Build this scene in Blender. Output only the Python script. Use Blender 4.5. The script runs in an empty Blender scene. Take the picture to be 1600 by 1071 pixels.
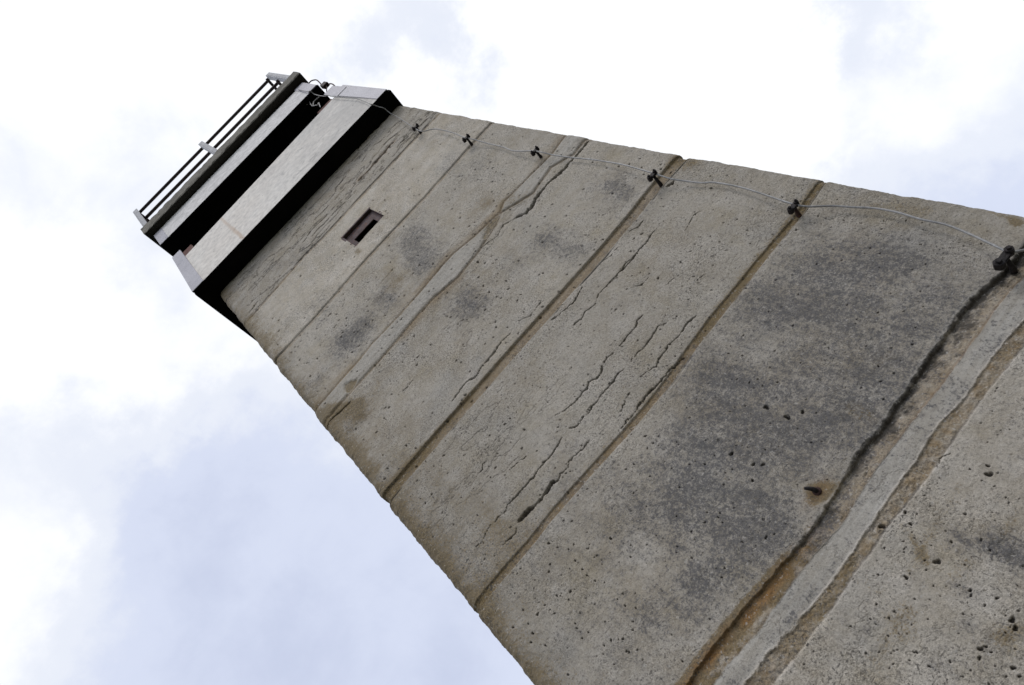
import bpy, bmesh, math, random
import numpy as np
from mathutils import Matrix, Vector

scene = bpy.context.scene
R = math.radians

# ------------------------------------------------------------------ camera
cam_d = bpy.data.cameras.new('camera')
cam = bpy.data.objects.new('camera', cam_d)
scene.collection.objects.link(cam)
right = Vector((0.6477845, 0.5301015, -0.5471450))
up = Vector((0.7497477, -0.5709747, 0.3344642))
fwd = Vector((0.1351060, 0.6268814, 0.7673110))
M = Matrix((right, up, -fwd)).transposed().to_4x4()
M.translation = Vector((0.436784, -1.928293, 1.600013))
cam.matrix_world = M
cam_d.sensor_width = 36.0
cam_d.lens = 1100 / 1600 * 36
cam_d.clip_start = 0.02
cam_d.clip_end = 3000
scene.camera = cam

# ------------------------------------------------------------------ sky and sun
SUN_DIR = Vector((0.35, -0.55, 0.76)).normalized()
elev = math.asin(SUN_DIR.z)
azim = math.atan2(SUN_DIR.x, SUN_DIR.y)
world = bpy.data.worlds.new('World'); scene.world = world
world.use_nodes = True
nt = world.node_tree; nt.nodes.clear()
def N(t, **kw):
    n = nt.nodes.new(t)
    for k, v in kw.items(): setattr(n, k, v)
    return n
def wmath(op, a, b=None, clamp=False):
    n = N('ShaderNodeMath', operation=op, use_clamp=clamp)
    for i, v in enumerate((a, b)):
        if v is None: continue
        if isinstance(v, (int, float)): n.inputs[i].default_value = v
        else: nt.links.new(v, n.inputs[i])
    return n.outputs[0]
sky = N('ShaderNodeTexSky', sky_type='NISHITA')
sky.sun_disc = False; sky.sun_elevation = elev; sky.sun_rotation = azim
tc = N('ShaderNodeTexCoord'); DIRV = tc.outputs['Generated']
def noise(scale, detail, rough, dist=0.0, off=(0, 0, 0)):
    mp = N('ShaderNodeMapping'); mp.inputs['Location'].default_value = off
    nt.links.new(DIRV, mp.inputs['Vector'])
    n = N('ShaderNodeTexNoise'); n.inputs['Scale'].default_value = scale
    n.inputs['Detail'].default_value = detail; n.inputs['Roughness'].default_value = rough
    n.inputs['Distortion'].default_value = dist
    nt.links.new(mp.outputs[0], n.inputs['Vector'])
    return n.outputs['Fac']
wn = N('ShaderNodeTexNoise'); nt.links.new(DIRV, wn.inputs['Vector']); wn.inputs['Scale'].default_value = 3.4; wn.inputs['Detail'].default_value = 8; wn.inputs['Roughness'].default_value = 0.62
w1 = N('ShaderNodeVectorMath', operation='SUBTRACT'); nt.links.new(wn.outputs['Color'], w1.inputs[0]); w1.inputs[1].default_value = (0.5, 0.5, 0.5)
w2 = N('ShaderNodeVectorMath', operation='SCALE'); nt.links.new(w1.outputs[0], w2.inputs[0]); w2.inputs['Scale'].default_value = 0.42
w3 = N('ShaderNodeVectorMath', operation='ADD'); nt.links.new(DIRV, w3.inputs[0]); nt.links.new(w2.outputs[0], w3.inputs[1])
w4 = N('ShaderNodeVectorMath', operation='NORMALIZE'); nt.links.new(w3.outputs[0], w4.inputs[0])
WARP = w4.outputs[0]
def bank(d, k):
    dp = N('ShaderNodeVectorMath', operation='DOT_PRODUCT')
    nt.links.new(WARP, dp.inputs[0]); dp.inputs[1].default_value = Vector(d).normalized()
    x = wmath('MULTIPLY', wmath('SUBTRACT', dp.outputs['Value'], 1.0), k)
    return wmath('EXPONENT', x)
BANKS = [((0.016, 0.051, 0.999), 14, 0.45), ((0.45, 0.422, 0.787), 14, 0.6), ((-0.172, 0.165, 0.971), 40, 0.55), ((-0.216, 0.272, 0.938), 90, 0.4),
         ((0.566, 0.467, 0.679), 40, 0.35), ((0.695, 0.572, 0.436), 60, 0.6), ((0.529, 0.584, 0.616), 70, 0.35), ((-0.454, 0.341, 0.823), 120, 0.5),
         ((-0.326, 0.314, 0.892), 30, -0.24), ((-0.329, 0.484, 0.811), 22, -0.24), ((-0.245, 0.688, 0.683), 16, -0.28), ((0.629, 0.643, 0.437), 28, -0.62),
         ((0.558, 0.65, 0.516), 90, -0.45), ((-0.11, 0.095, 0.989), 120, -0.45), ((0.358, 0.258, 0.897), 300, -0.7), ((0.667, 0.51, 0.543), 300, -0.7), ((-0.025, 0.21, 0.977), 150, -0.35)]
cloud = wmath('ADD', wmath('MULTIPLY', wmath('SUBTRACT', noise(2.6, 7, 0.52, 0.15, (3.1, 1.7, 0.4)), 0.5), 1.5), 0.60)
for d, k, s in BANKS:
    cloud = wmath('ADD', cloud, wmath('MULTIPLY', bank(d, k), s))
cloud = wmath('ADD', cloud, wmath('MULTIPLY', wmath('SUBTRACT', noise(8, 7, 0.6, 0.3), 0.5), 0.5))
ramp = N('ShaderNodeValToRGB'); nt.links.new(cloud, ramp.inputs[0])
e = ramp.color_ramp.elements
# radiances divided by ten: the background runs at strength 0.1
ramp.color_ramp.interpolation = 'EASE'
e[0].position = 0.0; e[0].color = (0.565, 0.615, 0.775, 1)
e[1].position = 1.0; e[1].color = (1.0, 1.01, 1.03, 1)
m = ramp.color_ramp.elements.new(0.35); m.color = (0.67, 0.72, 0.87, 1)
m = ramp.color_ramp.elements.new(0.62); m.color = (0.80, 0.835, 0.92, 1)
cl10 = N('ShaderNodeVectorMath', operation='SCALE'); cl10.inputs['Scale'].default_value = 10.0
nt.links.new(ramp.outputs[0], cl10.inputs[0])
mix = N('ShaderNodeMix', data_type='RGBA'); mix.inputs['Factor'].default_value = 0.9
nt.links.new(sky.outputs[0], mix.inputs['A']); nt.links.new(cl10.outputs[0], mix.inputs['B'])
bg = N('ShaderNodeBackground'); bg.inputs['Strength'].default_value = 0.1
nt.links.new(mix.outputs['Result'], bg.inputs['Color'])
wo = N('ShaderNodeOutputWorld'); nt.links.new(bg.outputs[0], wo.inputs['Surface'])

sd = bpy.data.lights.new('sun', 'SUN'); sd.energy = 0.8; sd.angle = R(14); sd.color = (1.0, 0.96, 0.9)
sun = bpy.data.objects.new('sun', sd); scene.collection.objects.link(sun)
sun.rotation_euler = (-SUN_DIR).to_track_quat('-Z', 'Y').to_euler()

scene.render.engine = 'CYCLES'
vs = scene.view_settings
vs.view_transform = 'Standard'; vs.look = 'None'; vs.exposure = 0.18; vs.gamma = 1.0

# ------------------------------------------------------------------ measured wall features (metres on the face: x, z)
DATA_J={'J1':[(1.9693,6.2518),(1.2482,6.2579),(0.7806,6.2523),(0.6123,6.273),(0.119,6.2258),(0.0169,6.182),(-0.0242,6.1196)],'J2':[(1.9918,5.5658),(1.3966,5.548),(0.8399,5.5612),(0.4066,5.5399),(0.0052,5.5383),(-0.0247,5.5146)],'J3':[(2.0147,4.7213),(1.5179,4.711),(1.1081,4.7441),(0.6865,4.7334),(0.3664,4.7315),(0.1204,4.7573),(0.0185,4.7248)],'J4':[(2.0067,3.9141),(1.8644,3.917),(1.6409,3.903),(1.389,3.8998),(0.7766,3.9174),(0.4113,3.922),(0.1784,3.9239),(0.0584,3.9115),(-0.0005,3.8867)],'J5':[(1.9949,3.1971),(1.8023,3.18),(1.5436,3.1837),(1.1864,3.1739),(0.9997,3.1611),(0.7914,3.162),(0.3992,3.1864),(0.2426,3.1825),(0.1289,3.1869),(0.0645,3.1647),(0.0161,3.1245)],'J6A':[(1.9006,2.4539),(1.8575,2.4528),(1.8219,2.4604),(1.7829,2.463),(1.7259,2.4805),(1.646,2.4914),(1.5184,2.4866),(1.4283,2.4852),(1.3252,2.4738),(1.2789,2.4801),(1.1855,2.4693),(1.1449,2.4748),(1.0967,2.4854),(1.0222,2.4672),(0.9048,2.4594),(0.79,2.458),(0.7363,2.4654),(0.6235,2.4688),(0.531,2.4756),(0.4458,2.4754),(0.3861,2.4837),(0.3184,2.4746)],'J6B':[(1.799,2.4035),(1.7655,2.414),(1.6635,2.4168),(1.5834,2.4106),(1.5295,2.418),(1.4455,2.4089),(1.3831,2.4111),(1.3061,2.4154),(1.2167,2.4138),(1.131,2.4157),(1.0291,2.4162),(0.8947,2.3987),(0.7912,2.4131),(0.6699,2.4146),(0.6088,2.4115),(0.5271,2.4091),(0.4556,2.418),(0.3758,2.4201)],'J6C':[(1.6609,2.3349),(1.5599,2.3506),(1.4939,2.3469),(1.3632,2.3419),(1.2707,2.3578),(1.1822,2.348),(1.108,2.3466),(1.0151,2.3485),(0.948,2.3423),(0.8511,2.3411),(0.7486,2.3354),(0.6687,2.34),(0.5733,2.3506),(0.4139,2.3595)],'J6D':[(1.5935,2.3015),(1.4971,2.3018),(1.435,2.308),(1.346,2.3064),(1.2711,2.3052),(1.1875,2.302),(1.1312,2.3019),(1.0871,2.3002),(1.0167,2.3033),(0.9351,2.3114),(0.8782,2.2941),(0.8095,2.3147),(0.7154,2.2956),(0.6327,2.3009),(0.5614,2.3004),(0.4654,2.3067)],'P3A':[(2.007,4.7818),(1.8625,4.7592),(1.7126,4.7745),(1.4891,4.7973),(1.428,4.7556),(1.2413,4.7866),(1.0994,4.825),(1.0153,4.826),(0.8668,4.8175),(0.6727,4.814),(0.4526,4.8251),(0.3461,4.8132),(0.2002,4.8169),(0.0503,4.81)],'P3B':[(2.0161,4.6177),(1.8907,4.6028),(1.7796,4.6839),(1.5979,4.6448),(1.428,4.7556),(1.3561,4.716),(1.1739,4.6663),(0.9983,4.644),(0.8378,4.683),(0.7142,4.6849),(0.5851,4.6765),(0.412,4.673),(0.2697,4.6773),(0.1737,4.6768),(0.0509,4.6686)]}
CRACKS=[(0.0037,[(1.6267,3.7264),(1.5606,3.7267),(1.5264,3.7158),(1.4973,3.7193),(1.4514,3.7173),(1.3865,3.7176),(1.3453,3.7298),(1.322,3.7179),(1.2712,3.7312)]),(0.0043,[(1.4482,3.7191),(1.4069,3.7314),(1.3434,3.7278),(1.2775,3.7319),(1.2215,3.7349),(1.1747,3.715),(1.1226,3.732),(1.0925,3.7175),(1.0499,3.7334)]),(0.0049,[(1.6313,3.8301),(1.5896,3.8231),(1.5536,3.8471)]),(0.0028,[(1.4598,3.8382),(1.4127,3.8359),(1.3675,3.8569)]),(0.0024,[(1.7485,3.588),(1.716,3.6061),(1.6651,3.5909),(1.6341,3.5876)]),(0.009,[(1.8642,3.8432),(1.8456,3.8373),(1.8265,3.8557)]),(0.0023,[(1.4747,3.3496),(1.4494,3.3619),(1.4342,3.3577)]),(0.0018,[(1.429,3.455),(1.3963,3.4622),(1.3694,3.4655)]),(0.0051,[(1.2271,3.8435),(1.1841,3.8331),(1.1463,3.8222),(1.0896,3.8365),(1.0473,3.8491),(1.0244,3.8594)]),(0.0044,[(1.219,3.4628),(1.1893,3.4633),(1.1622,3.4478),(1.1182,3.4532),(1.0859,3.451),(1.0625,3.4476)]),(0.004,[(1.0275,3.4519),(0.9981,3.4617),(0.9678,3.4562),(0.9352,3.4387),(0.9038,3.4365),(0.8784,3.4549),(0.8466,3.4375),(0.8121,3.4418),(0.7811,3.4396),(0.7348,3.4514),(0.6984,3.474)]),(0.0031,[(1.2286,3.3394),(1.2005,3.3577),(1.1399,3.3475),(1.0915,3.3477),(1.0715,3.356),(1.0233,3.3562)]),(0.0044,[(0.9892,3.3604),(0.9637,3.3636),(0.919,3.3575),(0.8683,3.3638),(0.8325,3.3567),(0.8057,3.3629),(0.7803,3.3518),(0.7469,3.3559),(0.7144,3.3515),(0.6909,3.3755)]),(0.0043,[(1.3022,3.2495),(1.2648,3.2627),(1.2195,3.2571),(1.1719,3.2574),(1.1455,3.2636),(1.1245,3.2578),(1.0843,3.2601),(1.0581,3.2495),(1.0222,3.2596),(0.9932,3.2632)]),(0.0041,[(1.1344,3.1776),(1.1072,3.1784),(1.0639,3.1892),(1.0208,3.1841),(0.9966,3.1872),(0.9401,3.1944),(0.8896,3.1903),(0.8365,3.1918),(0.7813,3.191)]),(0.0046,[(0.9208,3.2613),(0.8858,3.2548),(0.8436,3.2412)]),(0.0053,[(0.8837,4.0131),(0.8315,4.0232),(0.8053,4.018),(0.7273,4.0025),(0.6934,4.0145),(0.6442,4.0),(0.5884,4.0185),(0.5433,4.0157),(0.4908,4.0097)]),(0.0035,[(0.8093,3.3658),(0.7571,3.3608),(0.7254,3.3476),(0.7054,3.3558),(0.685,3.3784)]),(0.0048,[(0.646,3.3718),(0.6073,3.3652),(0.5547,3.3633),(0.5171,3.3624),(0.4669,3.3575),(0.4177,3.3637),(0.3725,3.3638),(0.3256,3.3724),(0.307,3.361),(0.2786,3.37),(0.2543,3.3676)]),(0.0016,[(0.242,3.3802),(0.1937,3.3642),(0.1698,3.3564),(0.1415,3.3654)]),(0.0036,[(0.6952,3.2657),(0.6598,3.2621),(0.6241,3.272),(0.5854,3.2742),(0.57,3.2628),(0.5361,3.2698),(0.513,3.2595),(0.4942,3.2778)]),(0.0115,[(0.5004,3.2796),(0.4535,3.2723),(0.4051,3.2679),(0.3695,3.2777),(0.3147,3.2857)]),(0.0032,[(0.2938,3.2716),(0.274,3.2586),(0.2446,3.2649),(0.219,3.2707)]),(0.0018,[(0.4005,3.6014),(0.3786,3.6041),(0.3628,3.5901),(0.3388,3.5899)]),(0.0018,[(0.5111,3.4496),(0.4695,3.4666),(0.4357,3.4708)]),(0.0031,[(0.4511,4.333),(0.4057,4.3242),(0.364,4.3473),(0.3319,4.3323)]),(0.0028,[(0.837,4.3472),(0.8035,4.3653),(0.7707,4.3449)]),(0.0106,[(1.996,4.5804),(1.9091,4.5668),(1.8368,4.5743),(1.7599,4.5768),(1.6854,4.5958),(1.6209,4.597),(1.5654,4.586),(1.5133,4.5638),(1.4735,4.5625),(1.4332,4.6055)]),(0.0034,[(1.4332,4.6055),(1.3641,4.6464),(1.2912,4.6204),(1.1976,4.6638)]),(0.0025,[(1.0966,3.9989),(1.0376,3.9891),(0.9991,3.9895),(0.9443,4.0288)]),(0.002,[(1.3808,3.5711),(1.3346,3.5767),(1.3148,3.6065)]),(0.002,[(1.2331,3.5889),(1.1963,3.5934),(1.1687,3.5967)]),(0.0082,[(1.7215,6.8518),(1.6532,6.8567),(1.5877,6.8457),(1.5241,6.858)]),(0.008,[(1.6999,6.6993),(1.6443,6.7034),(1.5947,6.7373),(1.5375,6.7188)]),(0.0059,[(1.5029,6.7289),(1.4587,6.7021),(1.43,6.6819)]),(0.0058,[(1.7513,6.577),(1.6942,6.5959),(1.6218,6.6086)]),(0.012,[(1.6713,6.504),(1.5999,6.5165),(1.5511,6.492),(1.4868,6.4969),(1.4254,6.4876),(1.3644,6.4783),(1.3188,6.4958),(1.2794,6.4848)]),(0.0067,[(1.7599,6.3784),(1.7152,6.3957),(1.662,6.3998),(1.6325,6.3884)]),(0.0055,[(1.5055,6.3983),(1.4421,6.4033),(1.3751,6.4017)]),(0.0059,[(1.2866,6.7222),(1.2279,6.7191),(1.1548,6.7096)]),(0.0057,[(1.1962,6.5757),(1.132,6.5806),(1.0608,6.5718)]),(0.0072,[(1.1966,6.3953),(1.1133,6.4019),(1.0095,6.41),(0.9474,6.4149),(0.8789,6.4069),(0.8235,6.4247),(0.7391,6.4046)]),(0.0068,[(1.0111,6.5827),(0.9439,6.5807),(0.8592,6.5871)]),(0.0066,[(0.9494,6.4827),(0.8972,6.4868),(0.8242,6.4924),(0.7722,6.4964),(0.7152,6.4668)]),(0.0056,[(0.9323,6.3233),(0.875,6.3149),(0.8181,6.3065),(0.7675,6.3105)]),(0.0048,[(1.3189,6.3993),(1.2776,6.4229)]),(0.0046,[(0.7294,6.3186),(0.6748,6.3359),(0.6012,6.3809)]),(0.0051,[(0.7352,6.4637),(0.6775,6.4547)]),(0.0143,[(1.9632,6.9671),(1.901,6.9513),(1.8438,6.9553),(1.7596,6.9511),(1.6941,6.9657),(1.6443,6.9691),(1.5696,6.9544),(1.476,6.9709),(1.4055,6.9758)]),(0.0052,[(1.8465,6.7224),(1.8145,6.706),(1.7815,6.7224)]),(0.0074,[(1.9415,6.3505),(1.8627,6.3566),(1.8353,6.3672)]),(0.0051,[(1.7486,6.5783),(1.7027,6.5952),(1.666,6.616),(1.6285,6.6008)]),(0.006,[(1.7856,6.3965),(1.7369,6.4173),(1.6806,6.4047)]),(0.0051,[(0.1743,6.3249),(0.072,6.2954),(0.0187,6.2873)]),(0.0011,[(1.2133,2.2865),(1.1951,2.298),(1.1617,2.2967)]),(0.0085,[(-0.0289,4.6294),(0.0716,4.6269),(0.1708,4.6121)])]
PITS=[(0.9491,2.3201,0.0072),(0.9389,2.1698,0.0074),(0.8653,2.2041,0.005),(1.2023,2.189,0.0077),(1.2218,2.2017,0.0043),(0.9904,2.2664,0.0044),(1.0124,2.293,0.0045),(1.08,2.1812,0.0034),(1.0002,2.1702,0.0033),(0.9662,2.1199,0.0024),(0.9071,2.1789,0.0025),(0.7686,2.2224,0.0029),(0.7777,2.1829,0.0028),(0.7572,2.1833,0.0028),(0.9178,2.082,0.0038),(0.9077,2.0752,0.0031),(0.9344,2.0323,0.0037),(0.9051,2.0431,0.003),(0.9076,1.9872,0.0065),(0.8947,1.9744,0.0057),(0.8131,2.0037,0.005),(0.8242,1.9985,0.0036),(0.7958,1.9968,0.0036),(0.8197,1.9853,0.0028),(0.8162,1.939,0.0048),(0.808,1.9226,0.0034),(0.7262,2.0978,0.003),(0.7514,2.0359,0.0029),(0.7158,2.0628,0.003),(0.5431,2.2743,0.0025),(0.7272,2.1987,0.0024),(0.6877,2.2402,0.0025),(0.9016,2.2828,0.0026),(0.8166,2.0531,0.0019),(0.9322,2.2433,0.0021),(0.9187,2.2407,0.0021),(0.9634,2.2399,0.0021),(0.7898,2.2993,0.0022),(0.8256,2.2645,0.0021),(0.7388,2.1478,0.002),(0.7499,2.134,0.002),(1.0576,2.2538,0.0022),(1.0219,2.2683,0.0022),(0.6595,2.1236,0.0019),(0.7396,2.0022,0.0021),(0.8542,1.954,0.0021),(0.7572,1.957,0.0028),(0.8827,2.1474,0.0024),(0.8308,2.1632,0.0024),(0.8971,2.1257,0.0016),(1.1017,2.7933,0.0085),(1.1035,2.7167,0.0088),(1.139,2.6867,0.006),(0.9142,2.7876,0.0062),(0.92,2.7085,0.0053),(0.9349,2.6838,0.0052),(0.8758,2.6787,0.0046),(0.8161,3.0862,0.0048),(0.8416,2.8381,0.0035),(0.9444,2.7917,0.0021),(0.9533,2.7764,0.0021),(0.9576,2.7579,0.0021),(0.7113,2.9693,0.003),(0.7778,2.9606,0.0022),(0.9498,2.9928,0.0031),(0.4749,2.9392,0.0029),(0.4996,2.8671,0.0028),(0.5316,2.8235,0.0027),(0.5339,2.7833,0.002),(0.4416,3.0256,0.0022),(0.4015,2.9877,0.0022),(0.834,2.8727,0.0022),(0.2976,3.816,0.0053),(0.1556,3.7193,0.004),(0.1499,3.8407,0.0042),(0.4003,3.5418,0.0047),(0.361,3.5282,0.0038),(0.1137,3.7143,0.004),(0.6672,3.4243,0.0037),(0.5828,3.5537,0.0048),(0.5213,3.4993,0.0047),(0.2272,3.4527,0.0036),(0.0524,3.5571,0.0037),(0.4749,2.9393,0.0043),(0.3307,3.1188,0.0047),(0.1373,3.6051,0.0029),(0.5538,3.6579,0.005),(0.5833,3.6576,0.004),(0.4807,3.6834,0.004),(0.7721,3.6115,0.003),(0.2288,2.9641,0.0037),(0.2684,2.9339,0.0042),(0.1208,3.0295,0.0038),(0.1455,2.9766,0.0048),(0.1811,2.9767,0.0032),(0.0949,2.946,0.0042),(0.0727,2.9307,0.0036),(0.0997,2.8839,0.0035),(0.0605,3.018,0.0038),(0.3331,2.7049,0.0033),(0.3669,2.723,0.0028),(0.2426,2.859,0.0025),(0.2205,2.7962,0.0029),(0.0932,2.7627,0.0033),(0.2676,2.7059,0.0023),(0.2839,3.0595,0.0034),(0.2647,3.0453,0.0039),(0.348,2.9915,0.0038),(0.2765,2.7734,0.0024),(0.1901,2.7269,0.0023),(0.2079,2.7148,0.0023),(0.4892,6.0923,0.0086),(1.1187,4.5951,0.0088),(1.1301,4.5379,0.0058),(1.0463,4.4943,0.0056),(0.4299,5.4099,0.0072),(0.4723,5.2303,0.0069),(0.1207,5.3053,0.0069),(0.651,4.7701,0.006),(1.1713,4.4808,0.0057),(1.11,4.3907,0.0041),(1.0949,4.2996,0.0053),(0.5862,4.7769,0.0045),(0.1873,5.8708,0.006),(0.1434,5.7668,0.0078),(0.8305,4.1816,0.0038),(0.4835,4.4987,0.0041),(1.8667,3.6299,0.0055),(1.4907,3.4897,0.005),(1.5601,3.776,0.0057),(1.5257,3.7955,0.0045),(1.4619,3.7571,0.0045),(1.3898,3.5283,0.0051),(1.7488,3.4031,0.004),(1.5218,3.3468,0.0028),(1.4491,3.3865,0.0038),(1.3233,3.7141,0.0033),(1.3937,3.3995,0.0029),(1.767,3.1453,0.0044),(1.6863,3.1582,0.0044)]
BLOBS=[('L',1.7376,2.7491,1.6431,2.9415,0.1281,0.8),('L',1.5327,2.7761,1.4561,3.0439,0.1417,0.8),('L',1.6001,3.066,1.3251,3.0018,0.1252,0.5),('L',1.6064,2.591,1.2109,2.5717,0.1584,0.75),('L',1.1191,3.0094,1.0593,2.8556,0.127,1.0),('L',0.8644,2.9156,1.052,2.6362,0.1472,0.7),('L',0.7261,2.8014,0.7791,2.5753,0.118,1.0),('L',1.3166,2.7713,0.9876,2.7044,0.1682,0.7),('L',0.628,2.9125,0.5924,2.7425,0.0942,0.5),('L',0.5639,2.6182,0.7231,2.5563,0.1106,0.8),('L',0.3869,2.6697,0.4619,2.6321,0.0935,0.6),('L',0.3955,2.8455,0.2969,2.6682,0.1179,0.3),('L',0.9774,3.0089,0.7422,2.9846,0.0701,0.4),('L',1.0757,5.3297,0.9848,4.9878,0.1368,0.9),('L',0.3933,5.047,0.4534,5.0161,0.1378,1.0),('L',0.7068,5.0921,0.6978,4.9915,0.0902,0.8),('L',0.45,5.6279,0.405,5.4804,0.0914,0.4),('L',0.0808,4.9807,0.1045,4.9783,0.0762,0.5),('L',0.912,4.4633,0.903,4.3579,0.0997,0.9),('L',1.3832,4.3053,1.3499,4.0195,0.0861,0.7),('L',1.6498,5.6486,1.6132,5.2788,0.1473,0.4),('L',1.7591,4.1688,1.7463,4.0435,0.0709,0.8),('L',1.7369,4.2665,1.6657,3.8839,0.0968,0.4),('L',1.2078,4.3245,1.3755,4.1929,0.1009,0.4),('L',0.088,4.4855,0.1419,4.4604,0.0728,0.7),('L',0.4506,6.5763,0.5975,6.3182,0.1435,0.4),('L',1.0505,6.9906,0.7321,6.9162,0.1794,0.5),('L',1.0346,6.0526,0.9654,5.5188,0.0994,0.2),('L',1.0509,2.0897,1.0517,2.0352,0.0442,1.2),('L',1.0206,2.1611,1.0147,2.1136,0.0261,0.7),('L',0.8366,2.0402,0.841,2.0016,0.0261,0.6),('L',0.7325,2.0467,0.7328,2.0049,0.0323,0.4),('L',0.6919,2.2079,0.7181,2.1992,0.0205,0.5),('L',0.9094,2.1008,0.905,2.0697,0.0193,0.6),('M',1.1403,2.226,0.8723,2.2021,0.0152,0.55),('M',0.9717,2.1198,0.9208,2.1365,0.0229,0.6),('M',0.7487,2.1612,0.626,2.1506,0.0254,0.5),('M',1.1443,2.0951,1.0866,2.0939,0.0142,0.5),('M',0.8525,1.9875,0.8998,1.9725,0.0178,0.6),('M',0.0802,4.6885,0.1937,4.5528,0.0383,1.0),('M',0.8346,5.7278,0.8385,5.6818,0.0242,1.1),('M',1.1214,5.7759,1.1171,5.7093,0.0248,0.6),('M',1.1375,6.0663,1.1582,5.9401,0.0265,0.5),('M',0.2205,4.0193,0.2107,3.369,0.0661,0.35),('M',0.6181,2.4574,0.3296,2.4738,0.0202,1.3),('M',0.9318,2.5015,0.9385,2.5163,0.0254,1.0),('M',1.2109,2.5717,1.2129,2.5228,0.0381,0.5),('M',1.4018,2.5889,1.4304,2.5277,0.0431,0.35),('M',1.9782,3.914,1.9706,3.8488,0.059,0.9),('M',1.9807,3.1917,1.2185,3.1773,0.019,0.9),('M',1.959,2.7718,1.945,2.9413,0.0288,0.6),('M',1.9794,2.5227,1.9746,2.5115,0.0141,1.3),('M',1.4287,4.969,1.5526,4.6659,0.0683,0.7),('M',1.3786,4.7069,1.3307,4.7118,0.0469,0.6),('M',0.7985,5.2434,0.8151,4.9305,0.0917,0.5),('M',0.2162,4.4716,0.3246,4.5387,0.0578,0.5),('M',0.1501,4.5575,0.152,4.4786,0.0494,0.9),('M',0.6462,5.1241,0.8918,5.048,0.0407,0.4),('M',-0.0318,5.5506,-0.0135,3.8402,0.0574,0.5),('M',0.0065,3.8101,-0.0043,2.808,0.0389,0.55),('M',0.3091,3.4928,0.2273,3.3029,0.0483,0.4),('M',0.9691,3.2518,0.8389,3.2682,0.0797,0.25),('M',0.8123,2.283,0.7746,2.1766,0.045,0.3),('M',0.885,1.991,0.8626,1.9539,0.0317,0.4),('M',0.9789,2.2811,0.9246,2.1846,0.0123,0.7),('M',0.3701,3.3059,0.2434,3.2392,0.0509,0.45),('M',0.9873,2.4682,0.9534,2.4857,0.0214,0.9),('M',2.0046,2.599,1.9862,2.5173,0.0124,0.6),('M',0.7487,2.1147,0.7916,2.155,0.0281,0.4)]
CABLE=[(1.8442,-0.16,8.7408),(1.8349,-0.17,8.4145),(1.8455,-0.17,8.3698),(1.8494,-0.13,8.3333),(1.8497,-0.13,8.0976),(1.8502,-0.15,7.9462),(1.8352,-0.165,7.7993),(1.8415,-0.165,7.6272),(1.8601,-0.165,7.3169),(1.8575,-0.165,7.2171),(1.8444,-0.165,7.0626),(1.8325,-0.165,6.9407),(1.8598,-0.12,6.9249),(1.8769,-0.09,6.8812),(1.8866,-0.055,6.8906),(1.8827,-0.035,6.8438),(1.8713,-0.03,6.7282),(1.834,-0.035,6.5063),(1.7891,-0.05,6.2691),(1.7837,-0.045,6.148),(1.824,-0.03,6.101),(1.8426,-0.025,6.0395),(1.8414,-0.028,5.8791),(1.8323,-0.035,5.7708),(1.8072,-0.05,5.5858),(1.8117,-0.045,5.5016),(1.8189,-0.03,5.4343),(1.8233,-0.02,5.3377),(1.8222,-0.02,5.1853),(1.8122,-0.02,5.0772),(1.8151,-0.03,4.9723),(1.8229,-0.045,4.8538),(1.8296,-0.04,4.7629),(1.8357,-0.03,4.7194),(1.8493,-0.02,4.5853),(1.8668,-0.02,4.4061),(1.8701,-0.02,4.3344),(1.8669,-0.03,4.1592),(1.8434,-0.047,3.9454),(1.8425,-0.035,3.8272),(1.8581,-0.02,3.764),(1.8679,-0.018,3.6772),(1.8832,-0.018,3.6187),(1.8842,-0.022,3.4898),(1.8675,-0.03,3.355),(1.8429,-0.042,3.2056),(1.8512,-0.035,3.1399),(1.8855,-0.022,3.0672),(1.8982,-0.02,3.001),(1.9126,-0.02,2.9265),(1.9105,-0.025,2.8435),(1.8994,-0.028,2.7563),(1.8955,-0.032,2.6764),(1.874,-0.038,2.5911),(1.8383,-0.046,2.4804),(1.8335,-0.043,2.4595),(1.8601,-0.035,2.4348),(1.9203,-0.022,2.3677)]
LOOP=[(1.9958, -0.1, 8.8698), (2.0056, -0.12, 8.7894), (2.0219, -0.12, 8.7477), (2.0275, -0.12, 8.6664), (1.9989, -0.12, 8.5174), (1.9732, -0.12, 8.4035), (1.9807, -0.12, 8.3402), (2.0036, -0.12, 8.283), (2.0004, -0.13, 8.1733), (1.9746, -0.14, 8.0387), (1.9808, -0.12, 8.3061), (1.9524, -0.12, 8.2413), (1.9166, -0.12, 8.1737)]
COIL=[[(1.711,-0.1,8.6059),(1.7387,-0.1,8.5892),(1.7589,-0.1,8.5604),(1.7423,-0.1,8.4737),(1.7432,-0.1,8.4015),(1.7641,-0.1,8.4276),(1.7847,-0.1,8.4342),(1.7704,-0.1,8.3677),(1.7521,-0.1,8.3024),(1.7432,-0.1,8.2305),(1.7857,-0.1,8.3009),(1.8193,-0.1,8.2994),(1.8557,-0.1,8.2861)],[(1.7432,-0.1,8.2305),(1.7562,-0.1,8.1872),(1.7641,-0.1,8.1515),(1.7922,-0.1,8.1742),(1.772,-0.1,8.1162),(1.7484,-0.1,8.0345)]]
CLIPS=[[1.7998, 6.258, 0.0529, 6.2609], [1.8036, 5.5496, 0.0528, 5.5537], [1.8262, 4.8208, 0.0448, 4.8362], [1.8298, 3.901, 0.05, 3.9193], [1.8332, 3.1806, 0.0413, 3.1866], [1.8151, 2.4433, 0.0447, 2.4618]]

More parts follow.
